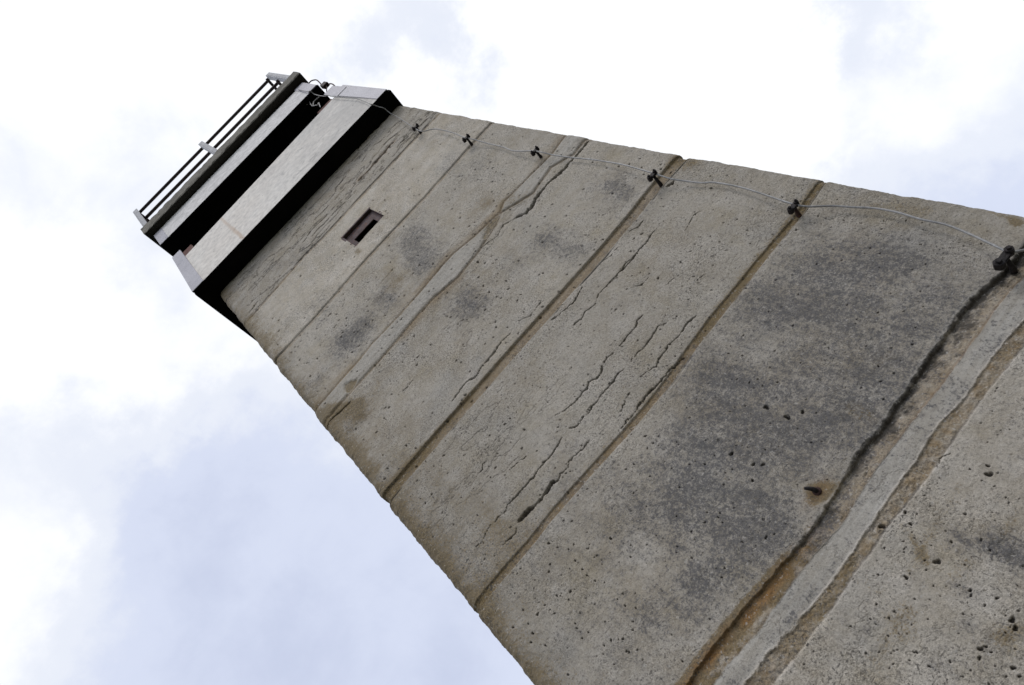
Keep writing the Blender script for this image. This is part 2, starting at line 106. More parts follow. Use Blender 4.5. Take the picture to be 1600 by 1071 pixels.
# ------------------------------------------------------------------ materials
SCUFF = math.radians(84)                             # rain has drawn the film out almost straight down
class Mat:
    def __init__(s, name, rough=0.9, metallic=0.0):
        s.m = bpy.data.materials.new(name); s.m.use_nodes = True
        s.t = s.m.node_tree; s.b = s.t.nodes['Principled BSDF']
        s.b.inputs['Roughness'].default_value = rough; s.b.inputs['Metallic'].default_value = metallic
        s.tc = s.t.nodes.new('ShaderNodeTexCoord').outputs['Object']
    def n(s, t, **kw):
        n = s.t.nodes.new(t)
        for k, v in kw.items(): setattr(n, k, v)
        return n
    def put(s, v, sock):
        if isinstance(v, (int, float)): sock.default_value = v
        elif isinstance(v, tuple): sock.default_value = v if len(v) == 4 else (*v, 1)
        else: s.t.links.new(v, sock)
    def math(s, op, a, b=0.0, clamp=False):
        n = s.n('ShaderNodeMath', operation=op, use_clamp=clamp); s.put(a, n.inputs[0]); s.put(b, n.inputs[1]); return n.outputs[0]
    def noise(s, sc, det=4, rough=0.55, scale=None, dist=0.0):
        v = s.tc
        if scale:
            mp = s.n('ShaderNodeMapping'); mp.inputs['Scale'].default_value = scale; s.put(v, mp.inputs[0]); v = mp.outputs[0]
        n = s.n('ShaderNodeTexNoise'); s.put(v, n.inputs['Vector']); n.inputs['Scale'].default_value = sc
        n.inputs['Detail'].default_value = det; n.inputs['Roughness'].default_value = rough; n.inputs['Distortion'].default_value = dist
        return n.outputs['Fac']
    def streak(s, sc, det, rough, k):
        mp = s.n('ShaderNodeMapping'); mp.vector_type = 'TEXTURE'; mp.inputs['Rotation'].default_value = (0, SCUFF, 0); mp.inputs['Scale'].default_value = (k ** 0.5, 1, k ** -0.5); s.put(s.tc, mp.inputs[0])
        n = s.n('ShaderNodeTexNoise'); s.put(mp.outputs[0], n.inputs['Vector']); n.inputs['Scale'].default_value = sc
        n.inputs['Detail'].default_value = det; n.inputs['Roughness'].default_value = rough; n.inputs['Distortion'].default_value = 0.3
        return n.outputs['Fac']
    def rng(s, v, a, b, c=0.0, d=1.0, smooth=True):
        n = s.n('ShaderNodeMapRange'); n.interpolation_type = 'SMOOTHSTEP' if smooth else 'LINEAR'
        s.put(v, n.inputs['Value'])
        for i, x in zip(('From Min', 'From Max', 'To Min', 'To Max'), (a, b, c, d)): n.inputs[i].default_value = x
        return n.outputs['Result']
    def mix(s, f, a, b, mode='MIX'):
        n = s.n('ShaderNodeMix', data_type='RGBA', blend_type=mode); s.put(f, n.inputs['Factor']); s.put(a, n.inputs['A']); s.put(b, n.inputs['B'])
        return n.outputs['Result']
    def grey(s, v):
        n = s.n('ShaderNodeCombineColor')
        for i in range(3): s.put(v, n.inputs[i])
        return n.outputs[0]
    def attr(s, name):
        n = s.n('ShaderNodeAttribute', attribute_name=name); sp = s.n('ShaderNodeSeparateColor'); s.put(n.outputs['Color'], sp.inputs[0])
        return (*sp.outputs[:3], n.outputs['Alpha'])
    def voro(s, sc):
        n = s.n('ShaderNodeTexVoronoi'); s.put(s.tc, n.inputs['Vector']); n.inputs['Scale'].default_value = sc
        sp = s.n('ShaderNodeSeparateColor'); s.put(n.outputs['Color'], sp.inputs[0])
        return n.outputs['Distance'], sp.outputs[0]
    def pits(s, sc, r, gate):                       # round pits: 1 inside a pit
        d, c = s.voro(sc)
        return s.math('MULTIPLY', s.rng(d, r * 0.75, r, 1, 0), s.rng(c, gate, gate + 0.02, 0, 1))
    def color(s, c): s.put(c, s.b.inputs['Base Color']); return s
    def bump(s, h, dist, strength=1.0):
        n = s.n('ShaderNodeBump'); n.inputs['Distance'].default_value = dist; n.inputs['Strength'].default_value = strength
        s.put(h, n.inputs['Height']); s.put(n.outputs[0], s.b.inputs['Normal']); return s

def make_concrete():
    s = Mat('weathered_concrete', 0.93)
    lich, moss, crack, tone = s.attr('stains')
    mort, rough, rust, sand = s.attr('wear')
    big = s.noise(1.6, 5, 0.6); mid = s.noise(9, 6, 0.65); fine = s.noise(150, 3, 0.7); grain = s.noise(420, 2, 0.6)
    base = s.mix(s.rng(big, 0.3, 0.7), (0.34, 0.295, 0.232, 1), (0.43, 0.39, 0.33, 1))
    base = s.mix(s.rng(mid, 0.35, 0.7), base, (0.48, 0.44, 0.385, 1))
    # warm and cool weather films
    film = s.rng(s.noise(4.3, 6, 0.7), 0.48, 0.75)
    base = s.mix(s.math('MULTIPLY', film, 0.45), base, (0.33, 0.27, 0.165, 1))
    film2 = s.rng(s.noise(3.1, 6, 0.7, dist=0.4), 0.5, 0.75)
    base = s.mix(s.math('MULTIPLY', film2, 0.4), base, (0.28, 0.275, 0.265, 1))
    mo = s.mix(s.rng(s.noise(9, 6, 0.7, (0.3, 1, 2.5), 0.4), 0.35, 0.65), (0.36, 0.33, 0.285, 1), (0.48, 0.455, 0.415, 1))
    base = s.mix(mort, base, mo) if True else s.mix(mort, base, (0.45, 0.42, 0.375, 1))
    base = s.mix(sand, base, (0.27, 0.195, 0.11, 1))
    tn = s.n('ShaderNodeMix', data_type='RGBA', blend_type='MULTIPLY'); tn.inputs['Factor'].default_value = 1
    s.put(base, tn.inputs['A']); s.put(s.grey(tone), tn.inputs['B']); base = tn.outputs['Result']
    # black-blue lichen, blotchy and speckled
    ln = s.math('ADD', s.math('MULTIPLY', s.math('SUBTRACT', s.streak(11, 9, 0.82, 3.2), 0.5), 2.6), s.math('ADD', s.math('MULTIPLY', s.math('SUBTRACT', fine, 0.5), 3.6), s.math('MULTIPLY', s.math('SUBTRACT', s.noise(52, 4, 0.7), 0.5), 2.4)))
    lm = s.rng(s.math('ADD', lich, ln), 0.20, 1.35)
    base = s.mix(s.math('MULTIPLY', lm, 0.86), base, (0.075, 0.074, 0.080, 1))
    mn = s.math('ADD', s.math('MULTIPLY', s.noise(16, 7, 0.75), 1.6), s.math('SUBTRACT', s.math('MULTIPLY', s.math('SUBTRACT', fine, 0.5), 1.8), 0.3))
    mm = s.rng(s.math('ADD', moss, s.math('SUBTRACT', mn, 0.5)), 0.25, 0.9)
    base = s.mix(s.math('MULTIPLY', mm, 0.78), base, (0.175, 0.125, 0.055, 1))
    base = s.mix(rust, base, (0.26, 0.125, 0.03, 1))
    base = s.mix(s.math('MULTIPLY', crack, 0.9, True), base, (0.028, 0.024, 0.022, 1))
    # sand grain, both tone and relief
    g = s.math('ADD', s.math('MULTIPLY', s.math('SUBTRACT', fine, 0.5), 3.0), s.math('MULTIPLY', s.math('SUBTRACT', grain, 0.5), 1.6))
    keep = s.math('SUBTRACT', 1.0, s.math('MULTIPLY', mort, 0.55))
    calm = s.rng(s.noise(2.7, 5, 0.65, dist=0.4), 0.36, 0.64, 0.45, 1.1)           # smoother and coarser areas of the casting
    keep = s.math('MULTIPLY', keep, calm)
    g = s.math('ADD', 1.0, s.math('MULTIPLY', g, keep))
    base = s.mix(1.0, base, s.grey(s.rng(g, 0.1, 1.9, 0.25, 1.75, False)), 'MULTIPLY')
    sp = s.math('MULTIPLY', s.rng(s.noise(115, 3, 0.6), 0.56, 0.64), s.rng(s.noise(9, 4, 0.6), 0.35, 0.6, 0.25, 0.9))
    sp2 = s.math('MULTIPLY', s.rng(s.noise(46, 4, 0.65), 0.58, 0.67), s.rng(s.noise(5, 4, 0.6), 0.35, 0.65, 0.15, 0.75))
    base = s.mix(s.math('MULTIPLY', s.math('MAXIMUM', sp, sp2), keep), base, (0.085, 0.078, 0.07, 1))
    lt = s.math('MULTIPLY', s.rng(s.noise(88, 3, 0.6, dist=0.3), 0.60, 0.70), 0.6)
    base = s.mix(lt, base, (0.50, 0.47, 0.43, 1))
    br = s.math('MULTIPLY', s.rng(s.noise(75, 4, 0.7, dist=0.6), 0.56, 0.70), s.rng(s.noise(3.3, 5, 0.7, dist=0.8), 0.45, 0.7, 0.0, 0.75))
    base = s.mix(s.math('MULTIPLY', br, keep), base, (0.17, 0.125, 0.06, 1))
    p1 = s.pits(34, 0.11, 0.72); p2 = s.pits(70, 0.15, 0.70); p3 = s.pits(15, 0.075, 0.6)
    p = s.math('MAXIMUM', s.math('MAXIMUM', p1, s.math('MULTIPLY', p2, 0.8)), p3)
    p = s.math('MULTIPLY', p, s.math('MULTIPLY', keep, s.rng(s.noise(2.2, 3), 0.35, 0.6, 0.35, 1.0)))
    base = s.mix(s.math('MULTIPLY', p, 0.82), base, (0.035, 0.032, 0.03, 1))
    s.color(base)
    h = s.math('SUBTRACT', s.math('ADD', s.math('MULTIPLY', fine, 0.8), s.math('MULTIPLY', grain, 0.5)), s.math('MULTIPLY', p, 1.4))
    h = s.math('ADD', h, s.math('MULTIPLY', s.noise(45, 4, 0.6), 0.8))
    s.bump(s.math('MULTIPLY', h, keep), 0.004, 0.9)
    return s.m
CONCRETE = make_concrete()

def plain(name, c1, c2, sc=8, rough=0.8, metal=0.0, bump=0.0015, streak=None, c3=None, fsc=90):
    s = Mat(name, rough, metal)
    a = s.noise(sc, 6, 0.65); f = s.noise(fsc, 3, 0.6)
    c = s.mix(s.rng(a, 0.3, 0.7), c1, c2)
    if c3: c = s.mix(s.rng(s.noise(sc * 2.3, 6, 0.7, streak), 0.55, 0.72), c, c3)
    c = s.mix(1.0, c, s.grey(s.rng(f, 0.2, 0.8, 0.75, 1.25, False)), 'MULTIPLY')
    s.color(c); s.bump(f, bump); return s.m
PANEL = plain('pale_cement_panel', (0.78, 0.73, 0.675), (0.82, 0.785, 0.74), 2.0, 0.85, c3=(0.70, 0.66, 0.62), bump=0.0004, fsc=20)
def panel_marks(m):
    s = Mat.__new__(Mat); s.m = m; s.t = m.node_tree; s.b = s.t.nodes['Principled BSDF']; s.tc = s.t.nodes.new('ShaderNodeTexCoord').outputs['Object']
    sep = s.n('ShaderNodeSeparateXYZ'); s.put(s.tc, sep.inputs[0]); x, z = sep.outputs[0], sep.outputs[2]
    c = s.b.inputs['Base Color'].links[0].from_socket
    grey = s.math('MULTIPLY', s.rng(x, 0.55, 1.5), s.rng(s.noise(2.2, 5, 0.65), 0.3, 0.65))
    c = s.mix(s.math('MULTIPLY', grey, 0.55), c, (0.47, 0.455, 0.44, 1))
    sm = s.math('MULTIPLY', s.rng(s.noise(5, 7, 0.75, (1, 1, 1.7), 0.6), 0.53, 0.70), s.rng(x, 0.5, 1.3, 0.12, 0.75))
    c = s.mix(sm, c, (0.30, 0.29, 0.285, 1))
    st = s.math('MULTIPLY', s.rng(s.math('ABSOLUTE', s.math('ADD', s.math('SUBTRACT', x, PX0), s.math('MULTIPLY', s.math('SUBTRACT', s.noise(7, 3), 0.5), 0.03))), 0.003, 0.024, 1, 0), s.rng(s.noise(5, 3, 0.6, (1, 1, 0.3)), 0.3, 0.6, 0.35, 0.9))
    c = s.mix(s.math('MULTIPLY', st, s.rng(z, 7.0, 7.8, 0.85, 0.4)), c, (0.48, 0.30, 0.17, 1))
    sp = s.rng(s.noise(38, 3, 0.7), 0.66, 0.72)
    c = s.mix(s.math('MULTIPLY', sp, 0.7), c, (0.12, 0.11, 0.10, 1))
    s.color(c)
PX0 = 0.432
panel_marks(PANEL)
FASCIA = plain('pale_fascia_board', (0.72, 0.70, 0.69), (0.80, 0.78, 0.77), 2.4, 0.85, c3=(0.60, 0.59, 0.58), bump=0.0004, fsc=22)
FASCIA.node_tree.nodes['Principled BSDF'].inputs['Specular IOR Level'].default_value = 0.2
ZINC = plain('dull_zinc_sheet', (0.43, 0.42, 0.46), (0.52, 0.51, 0.55), 3.0, 0.6, 0.15, c3=(0.30, 0.30, 0.34))
SHADEBLACK = plain('painted_shade_black', (0.004, 0.004, 0.004), (0.008, 0.007, 0.007), 6, 0.95)  # near-black colour stands in for shade under overhangs and in recesses
for n_ in [SHADEBLACK]: n_.node_tree.nodes['Principled BSDF'].inputs['Specular IOR Level'].default_value = 0.05
SLABM = plain('mossy_roof_concrete', (0.14, 0.13, 0.11), (0.23, 0.215, 0.185), 7, 0.95, c3=(0.07, 0.065, 0.045), bump=0.004, fsc=50)
SLABU = plain('shade_dark_slab_underside', (0.014, 0.012, 0.009), (0.022, 0.019, 0.014), 5, 0.95)  # darker slab concrete: the shade below the roof is in its colour
GLASSD = plain('dark_window_glass', (0.003, 0.003, 0.004), (0.005, 0.005, 0.006), 3, 0.9)
BROWN = plain('flaking_red_brown_paint', (0.10, 0.035, 0.028), (0.16, 0.075, 0.06), 14, 0.85, c3=(0.30, 0.25, 0.22))
RUST = plain('rusty_steel', (0.035, 0.017, 0.015), (0.07, 0.035, 0.028), 25, 0.8, 0.2, c3=(0.20, 0.08, 0.03), bump=0.003)
STEELBOX = plain('rusting_grey_steel', (0.065, 0.036, 0.034), (0.13, 0.10, 0.105), 26, 0.8, 0.1, c3=(0.30, 0.11, 0.04), bump=0.003)
BLACKIRON = plain('black_cast_iron', (0.008, 0.006, 0.007), (0.02, 0.014, 0.014), 40, 0.65, 0.3, bump=0.003)
RAIL = plain('dark_brown_rail_paint', (0.022, 0.012, 0.012), (0.04, 0.022, 0.02), 20, 0.7)
POST = plain('light_grey_post_paint', (0.42, 0.42, 0.44), (0.52, 0.52, 0.54), 10, 0.7)
GALV = plain('galvanised_wire', (0.20, 0.195, 0.19), (0.32, 0.315, 0.31), 12, 0.5, 0.3, c3=(0.42, 0.42, 0.42))
GRASS = plain('short_grass_ground', (0.035, 0.042, 0.022), (0.055, 0.06, 0.035), 0.6, 0.95, bump=0.02, c3=(0.10, 0.085, 0.05), fsc=30)
GRAVEL = plain('trodden_gravel', (0.12, 0.11, 0.095), (0.19, 0.175, 0.155), 3, 0.95, bump=0.01, fsc=60)

# ------------------------------------------------------------------ helpers
col = scene.collection
def link(o, parent=None):
    col.objects.link(o)
    if parent: o.parent = parent
    return o
def tag(o, label=None, cat=None, group=None, kind=None):
    if label: o['label'] = label
    if cat: o['category'] = cat
    if group: o['group'] = group
    if kind: o['kind'] = kind
    return o
def obj(name, bm, mat, parent=None, bevel=0.0, smooth=False):
    if bevel: bmesh.ops.bevel(bm, geom=list(bm.edges), offset=bevel, segments=2, affect='EDGES', clamp_overlap=True)
    me = bpy.data.meshes.new(name); bm.normal_update(); bm.to_mesh(me); bm.free()
    for m_ in (mat if isinstance(mat, (list, tuple)) else [mat]): me.materials.append(m_)
    if smooth: me.polygons.foreach_set('use_smooth', [True] * len(me.polygons))
    return link(bpy.data.objects.new(name, me), parent)
def hexa(bm, bottom, top):                          # eight corners, bottom and top loops
    vb = [bm.verts.new(p) for p in bottom]; vt = [bm.verts.new(p) for p in top]
    n = len(vb)
    bm.faces.new(vb[::-1]); bm.faces.new(vt)
    for i in range(n): bm.faces.new((vb[i], vb[(i + 1) % n], vt[(i + 1) % n], vt[i]))
    bmesh.ops.recalc_face_normals(bm, faces=bm.faces)
    return bm
def box(x0, x1, y0, y1, z0, z1, bm=None):
    bm = bm or bmesh.new()
    return hexa(bm, [(x0, y0, z0), (x1, y0, z0), (x1, y1, z0), (x0, y1, z0)], [(x0, y0, z1), (x1, y0, z1), (x1, y1, z1), (x0, y1, z1)])
def smooth_path(pts, sub=4):
    P = [Vector(p) for p in pts]; out = []
    for i in range(len(P) - 1):
        a = P[max(i - 1, 0)]; b = P[i]; c = P[i + 1]; d = P[min(i + 2, len(P) - 1)]
        for k in range(sub):
            t = k / sub
            out.append(0.5 * ((2 * b) + (c - a) * t + (2 * a - 5 * b + 4 * c - d) * t * t + (3 * b - a - 3 * c + d) * t ** 3))
    return out + [P[-1]]
def tube(bm, pts, r, seg=8, rr=None):
    pts = [Vector(p) for p in pts]; rings = []; n = None
    for i, p in enumerate(pts):
        d = (pts[min(i + 1, len(pts) - 1)] - pts[max(i - 1, 0)]).normalized()
        if n is None: n = d.orthogonal().normalized()
        n = (n - d * n.dot(d)).normalized(); b = d.cross(n)
        q = rr[i] if rr else r
        rings.append([bm.verts.new(p + (n * math.cos(a) + b * math.sin(a)) * q) for a in (2 * math.pi * k / seg for k in range(seg))])
    for a, b in zip(rings, rings[1:]):
        for k in range(seg): bm.faces.new((a[k], a[(k + 1) % seg], b[(k + 1) % seg], b[k]))
    bm.faces.new(rings[0][::-1]); bm.faces.new(rings[-1])
    bmesh.ops.recalc_face_normals(bm, faces=bm.faces)
    return bm

# ------------------------------------------------------------------ ground
def grid_ground():
    bm = bmesh.new(); n = 60; S = 900
    f = lambda t: math.copysign(abs(t) ** 3, t) * S
    V = [[bm.verts.new((f(i / n * 2 - 1) + 1, f(j / n * 2 - 1), 0.0)) for i in range(n + 1)] for j in range(n + 1)]
    for j in range(n):
        for i in range(n): bm.faces.new((V[j][i], V[j][i + 1], V[j + 1][i + 1], V[j + 1][i]))
    return bm
tag(obj('ground', grid_ground(), GRASS), kind='structure')
g = bmesh.new(); hexa(g, [(-1.6, -1.5, -0.05), (3.6, -1.5, -0.05), (3.6, 3.6, -0.05), (-1.6, 3.6, -0.05)], [(-1.6, -1.5, 0.012), (3.6, -1.5, 0.012), (3.6, 3.6, 0.012), (-1.6, 3.6, 0.012)])
tag(obj('path', g, GRAVEL), kind='structure')

# ------------------------------------------------------------------ shaft
tower = bpy.data.objects.new('watchtower', None); link(tower)
tag(tower, 'tall square weathered concrete watchtower with a dark banded cabin and roof railing', 'watchtower')

for k_ in ('J1', 'J2', 'J3', 'J4', 'J5'):              # joints run level round the rounded corner
    p_ = [q for q in DATA_J[k_] if q[0] > 0.10]; DATA_J[k_] = p_ + [(0.06, p_[-1][1])]
def hashn(ix, iy, seed):
    with np.errstate(over='ignore'):
        h = (ix.astype(np.int64) * 374761393 + iy.astype(np.int64) * 668265263 + seed * 1442695041) & 0xffffffff
        h = ((h ^ (h >> 13)) * 1274126177) & 0xffffffff
        return ((h ^ (h >> 16)) & 0xffff) / 65535.0
def vn(x, y, seed):
    ix = np.floor(x); iy = np.floor(y); fx = x - ix; fy = y - iy
    fx = fx * fx * (3 - 2 * fx); fy = fy * fy * (3 - 2 * fy)
    a = hashn(ix, iy, seed); b = hashn(ix + 1, iy, seed); c = hashn(ix, iy + 1, seed); d = hashn(ix + 1, iy + 1, seed)
    return (a + (b - a) * fx) * (1 - fy) + (c + (d - c) * fx) * fy - 0.5
def fbm(x, y, sc, seed, oct=4, rough=0.55):
    v = 0; a = 1; t = 0
    for o in range(oct):
        v = v + a * vn(x * sc + 7.3 * o, y * sc - 3.1 * o, seed + o * 17); t += a; a *= rough; sc *= 2.03
    return v / t * 2
def sst(v, a, b):
    t = np.clip((v - a) / (b - a), 0, 1); return t * t * (3 - 2 * t)
def curve(name, u):
    p = sorted(DATA_J[name]); X = [q[0] for q in p]; Z = [q[1] for q in p]
    if name[:2] != 'J6': return np.interp(u, X, Z)
    return sum(np.interp(u + k_, X, Z) for k_ in (-0.06, -0.03, 0, 0.03, 0.06)) / 5 * 0.75 + np.interp(u, X, Z) * 0.25

XL, XR, RC, DEP = -0.010, 2.027, 0.045, 2.02
SLOT = (0.858, 1.128, 5.782, 6.022)
TOP = 6.985

def fields(u, z):
    """relief (metres, into the wall) and stain fields at face coordinates u, z"""
    wob = fbm(u, z, 6, 5, 4) * 0.006
    h = fbm(u, z, 1.3, 1, 3) * 0.002 + fbm(u, z, 9, 2, 4) * 0.0016 + fbm(u, z, 60, 3, 3, 0.7) * 0.0011
    lich = np.zeros_like(u); moss = np.zeros_like(u); crack = np.zeros_like(u)
    mort = np.zeros_like(u); rough = np.zeros_like(u); rust = np.zeros_like(u); sand = np.zeros_like(u)
    fine = fbm(u, z, 45, 9, 4, 0.65)
    # rough, sandier outer corners
    edge = sst(0.16 - u, 0, 0.22) + sst(u - 1.93, 0, 0.16)
    h = h + edge * (fbm(u, z, 28, 11, 4, 0.65) * 0.006 + fbm(u, z, 7, 12, 3) * 0.007)
    moss = moss + edge * (0.42 + 0.4 * fbm(u, z, 5, 13, 4)) + 0.32 * sst(0.36 - u, 0, 0.36) * (1 + fbm(u, z, 6, 18, 4)) ; rough = rough + edge
    # J1: mortar seam with hairlines
    d = z - curve('J1', u) + wob * 0.6
    a = np.exp(-(d / 0.016) ** 2); h = h + a * 0.003; sand = sand + a * (0.55 + fine * 0.5)
    a = np.exp(-((d - 0.02 + 0.006 * fbm(u, z * 0, 8, 15)) / 0.0045) ** 2) * sst(fbm(u, z * 0, 3, 14) + 0.35, 0, 0.3); h = h + a * 0.012; crack = crack + a * 0.85
    # J2: narrow open joint
    d = z - curve('J2', u) + wob * 0.7
    a = np.exp(-(d / 0.007) ** 2); h = h + a * 0.008; crack = crack + a * 0.5 * sst(fbm(u, z * 0, 3, 16, 3) + 0.15 + 0.4 * fine, -0.1, 0.3)
    a = np.exp(-((d + 0.018) / 0.018) ** 2); sand = sand + a * (0.45 + fine * 0.5); h = h + a * 0.004
    # J3: smeared mortar band
    A3 = curve('P3A', u) + wob * 0.8; B3 = curve('P3B', u) + wob * 0.8
    inb = sst(A3 - z, 0, 0.012) * sst(z - B3, 0, 0.012)
    gone = sst(fbm(u, z, 4, 21, 4) + 0.75 * np.exp(-((u - 1.33) / 0.11) ** 2) - 0.52, 0, 0.12)
    mort = mort + inb * (1 - gone) * 0.75; h = h - inb * (1 - gone) * 0.004 + inb * gone * 0.004; moss = moss + inb * gone * 0.75
    for E, s_ in ((A3, 1), (B3, -1)):
        a = np.exp(-((z - E - 0.006 * s_) / 0.009) ** 2); h = h + a * 0.0045; sand = sand + a * 0.6; crack = crack + a * 0.35 * sst(fbm(u, z * 0, 3, 17, 3) + 0.5 * fine, -0.1, 0.3)
        a = np.exp(-((z - E - 0.03 * s_) / 0.03) ** 2); sand = sand + a * sst(fbm(u, z, 3, 22 + s_, 3), -0.1, 0.4) * 0.7
    # J4: clean raked joint with set back mortar
    d = z - curve('J4', u) + wob * 0.5
    a = sst(0.034 - np.abs(d), 0, 0.005); h = h + a * 0.011; sand = sand + a * (0.72 + fine * 0.25)
    a = np.exp(-((d + 0.040) / 0.005) ** 2) * sst(fbm(u, z * 0, 5, 31), -0.1, 0.3); crack = crack + a * 0.6; h = h + a * 0.008
    moss = moss + np.exp(-((d - 0.03) / 0.02) ** 2) * 0.45 + np.exp(-((d - 0.01) / 0.035) ** 2) * 0.5 * sst(0.9 - u, 0, 0.5)
    # J5: thinner ochre joint
    d = z - curve('J5', u) + wob * 0.7
    wd = 0.017 + 0.006 * fbm(u, z * 0, 2.5, 41)
    a = sst(wd - np.abs(d), 0, 0.005); h = h + a * 0.006; sand = sand + a * (0.85 + fine * 0.4); rough = rough + a
    a = np.exp(-((d + wd + 0.002) / 0.005) ** 2) * sst(fbm(u, z * 0, 4, 42), -0.15, 0.25) * sst(u, 0.7, 1.3); crack = crack + a * 0.5; h = h + a * 0.008
    moss = moss + np.exp(-((d - 0.02) / 0.03) ** 2) * 0.35
    # J6: wide, badly pointed joint
    w6 = fbm(u, z, 14, 55, 6, 0.78) * 0.007
    A = curve('J6A', u) + w6 + fbm(u, z, 60, 68, 4, 0.7) * 0.005; w7 = fbm(u, z, 20, 62, 6, 0.8) * 0.006 * (1 + 1.3 * sst(0.75 - u, 0, 0.2)); B = curve('J6B', u) + w7 * 0.8; C = curve('J6C', u) + w7; D = curve('J6D', u) + w6
    a = sst(A - z, 0, 0.004) * sst(z - B, -0.004, 0.004)
    ramp_ = np.clip((A - z) / np.maximum(A - B, 1e-3), 0, 1)
    h = h + a * (0.013 - 0.007 * ramp_ + fine * 0.004); sand = sand + a * (0.2 + 0.45 * ramp_ + fine * 0.4); rough = rough + a
    dk = sst(A + 0.006 - z, 0, 0.006) * sst(z - B, 0, 0.004) * sst(1 - ramp_ + 1.0 * fbm(u, z, 25, 63, 5, 0.75), 0.25, 0.95) * sst(fbm(u, z, 9, 56, 4) + 0.16 + 0.55 * (u - 0.95), 0, 0.3); crack = crack + dk * (0.55 + 0.30 * sst(u, 1.0, 1.3)); h = h + dk * 0.006; lich = lich + a * 0.35 * (1 - ramp_) + a * 1.1 * np.exp(-((u - 0.82) / 0.17) ** 2) * (0.75 + 0.8 * fbm(u, z, 12, 69, 4)); mort = mort + np.exp(-((z - A - 0.008) / 0.006) ** 2) * 0.45 * sst(u, 0.6, 0.9)
    moss = moss + a * sst(0.95 - u, 0, 0.35) * (0.55 + fine)
    a = np.exp(-((z - A - 0.010) / 0.010) ** 2); moss = moss + a * sst(0.95 - u, 0, 0.4) * 1.2; oc = np.exp(-((z - A + 0.012 + 0.02 * fbm(u, z, 9, 66, 3)) / 0.020) ** 2) * sst(0.92 - u, 0, 0.3) * (0.6 + 0.7 * fbm(u, z, 20, 67, 4)); moss = moss + oc * 1.8; rust = rust + oc * 0.85; mort = mort + a * 0.3 * sst(u, 1.0, 1.2)
    a = np.exp(-((z - B - 0.002) / 0.0035) ** 2); crack = crack + a * (0.45 + fine * 0.6); rust = rust + a * 0.25 * sst(u, 1.0, 1.3)
    inm = sst(B - z, -0.002, 0.004) * sst(z - C, -0.002, 0.006)
    mort = mort + inm * (0.8 + 0.5 * fbm(u, z, 9, 65, 4)); h = h + inm * (0.002 + fbm(u, z, 4, 57, 4) * 0.005) - inm * h * 0.5
    lich = lich + inm * (0.12 + 0.5 * fbm(u, z, 6, 64, 4)) + inm * np.exp(-((z - C - 0.018) / 0.014) ** 2) * 0.5 * sst(fbm(u, z, 3, 58), -0.3, 0.3)
    a = sst(C - z, -0.002, 0.006) * sst(z - D, -0.004, 0.008)
    h = h + a * (0.005 + fbm(u, z, 40, 59, 4, 0.7) * 0.005); sand = sand + a * (0.62 + fine * 0.7); rough = rough + a * 1.5
    moss = moss + a * (0.30 + 0.5 * fbm(u, z, 7, 60, 4)); lich = lich + a * 0.5 * sst(0.62 - u, 0, 0.15)
    a = np.exp(-((z - D) / 0.004) ** 2); crack = crack + a * sst(fbm(u, z * 0, 7, 61), 0.0, 0.3) * 0.6; h = h + a * 0.004
    # far lower joints below the picture
    for zj in (1.74, 1.01, 0.28):
        d = z - zj + wob; a = sst(0.03 - np.abs(d), 0, 0.01); h = h + a * 0.014; sand = sand + a * 0.7
    # tone of each cast element
    tone = np.ones_like(u)
    def ring_tone(name_hi, name_lo, v):
        hi = curve(name_hi, u) if name_hi else 99; lo = curve(name_lo, u) if name_lo else -9
        return np.where((z < hi) & (z >= lo), v, 0)
    tone = ring_tone(None, 'J1', 0.98) + ring_tone('J1', 'J2', 1.20) + ring_tone('J2', 'J3', 1.02) + ring_tone('J3', 'J4', 0.99) + ring_tone('J4', 'J5', 0.90) + ring_tone('J5', 'J6A', 0.91) + ring_tone('J6A', None, 0.99)
    tone = tone * (1 - 0.22 * np.clip(edge, 0, 1)) * (1 - 0.06 * sst(0.5 - u, 0, 0.5)) * (1 + 0.16 * fbm(u, z, 1.1, 71, 5, 0.65))
    # stains
    for k, x1, z1, x2, z2, r, s_ in BLOBS:
        dx, dz = x2 - x1, z2 - z1; L2 = dx * dx + dz * dz + 1e-9
        t = np.clip(((u - x1) * dx + (z - z1) * dz) / L2, 0, 1)
        q = np.hypot(u - x1 - t * dx, z - z1 - t * dz) / r
        v = s_ * np.exp(-q ** 2 * 0.9)
        if k == 'L': lich = np.maximum(lich, v * 0.8) + 0.2 * v
        else: moss = moss + v * 0.75
    lich = lich + 0.28 * sst(fbm(u, z, 1.6, 81, 4), 0.05, 0.6) + 0.12 * ring_tone('J5', 'J6A', 1.0) * sst(u, 0.15, 0.6) * sst(2.0 - u, 0, 0.3)
    q = np.hypot((u - 1.85) / 0.04, (z - 2.447) / 0.016); crack = crack + np.exp(-q ** 2) * 0.9
    q = np.hypot((u - 1.93) / 0.07, (z - 2.462 - 0.1 * (u - 1.93)) / 0.007); crack = crack + np.exp(-q ** 2) * 0.7
    # cracks
    for hw, pts in CRACKS:
        hw = hw * (0.42 if hw < 0.009 else 0.72)
        wide = hw > 0.0085 and zs0(pts) < 5
        xs = [q[0] for q in pts]; zs = [q[1] for q in pts]; mg = max(0.03, hw * 3)
        sel = np.nonzero((u > min(xs) - mg) & (u < max(xs) + mg) & (z > min(zs) - mg) & (z < max(zs) + mg))[0]
        if not len(sel): continue
        uu = u[sel]; zz = z[sel] + fbm(u[sel], z[sel], 75, 91, 3, 0.75) * 0.007 + fbm(u[sel], z[sel], 14, 92, 3) * 0.007; best = np.full(len(sel), 9.0); tt = np.zeros(len(sel))
        n = len(pts) - 1
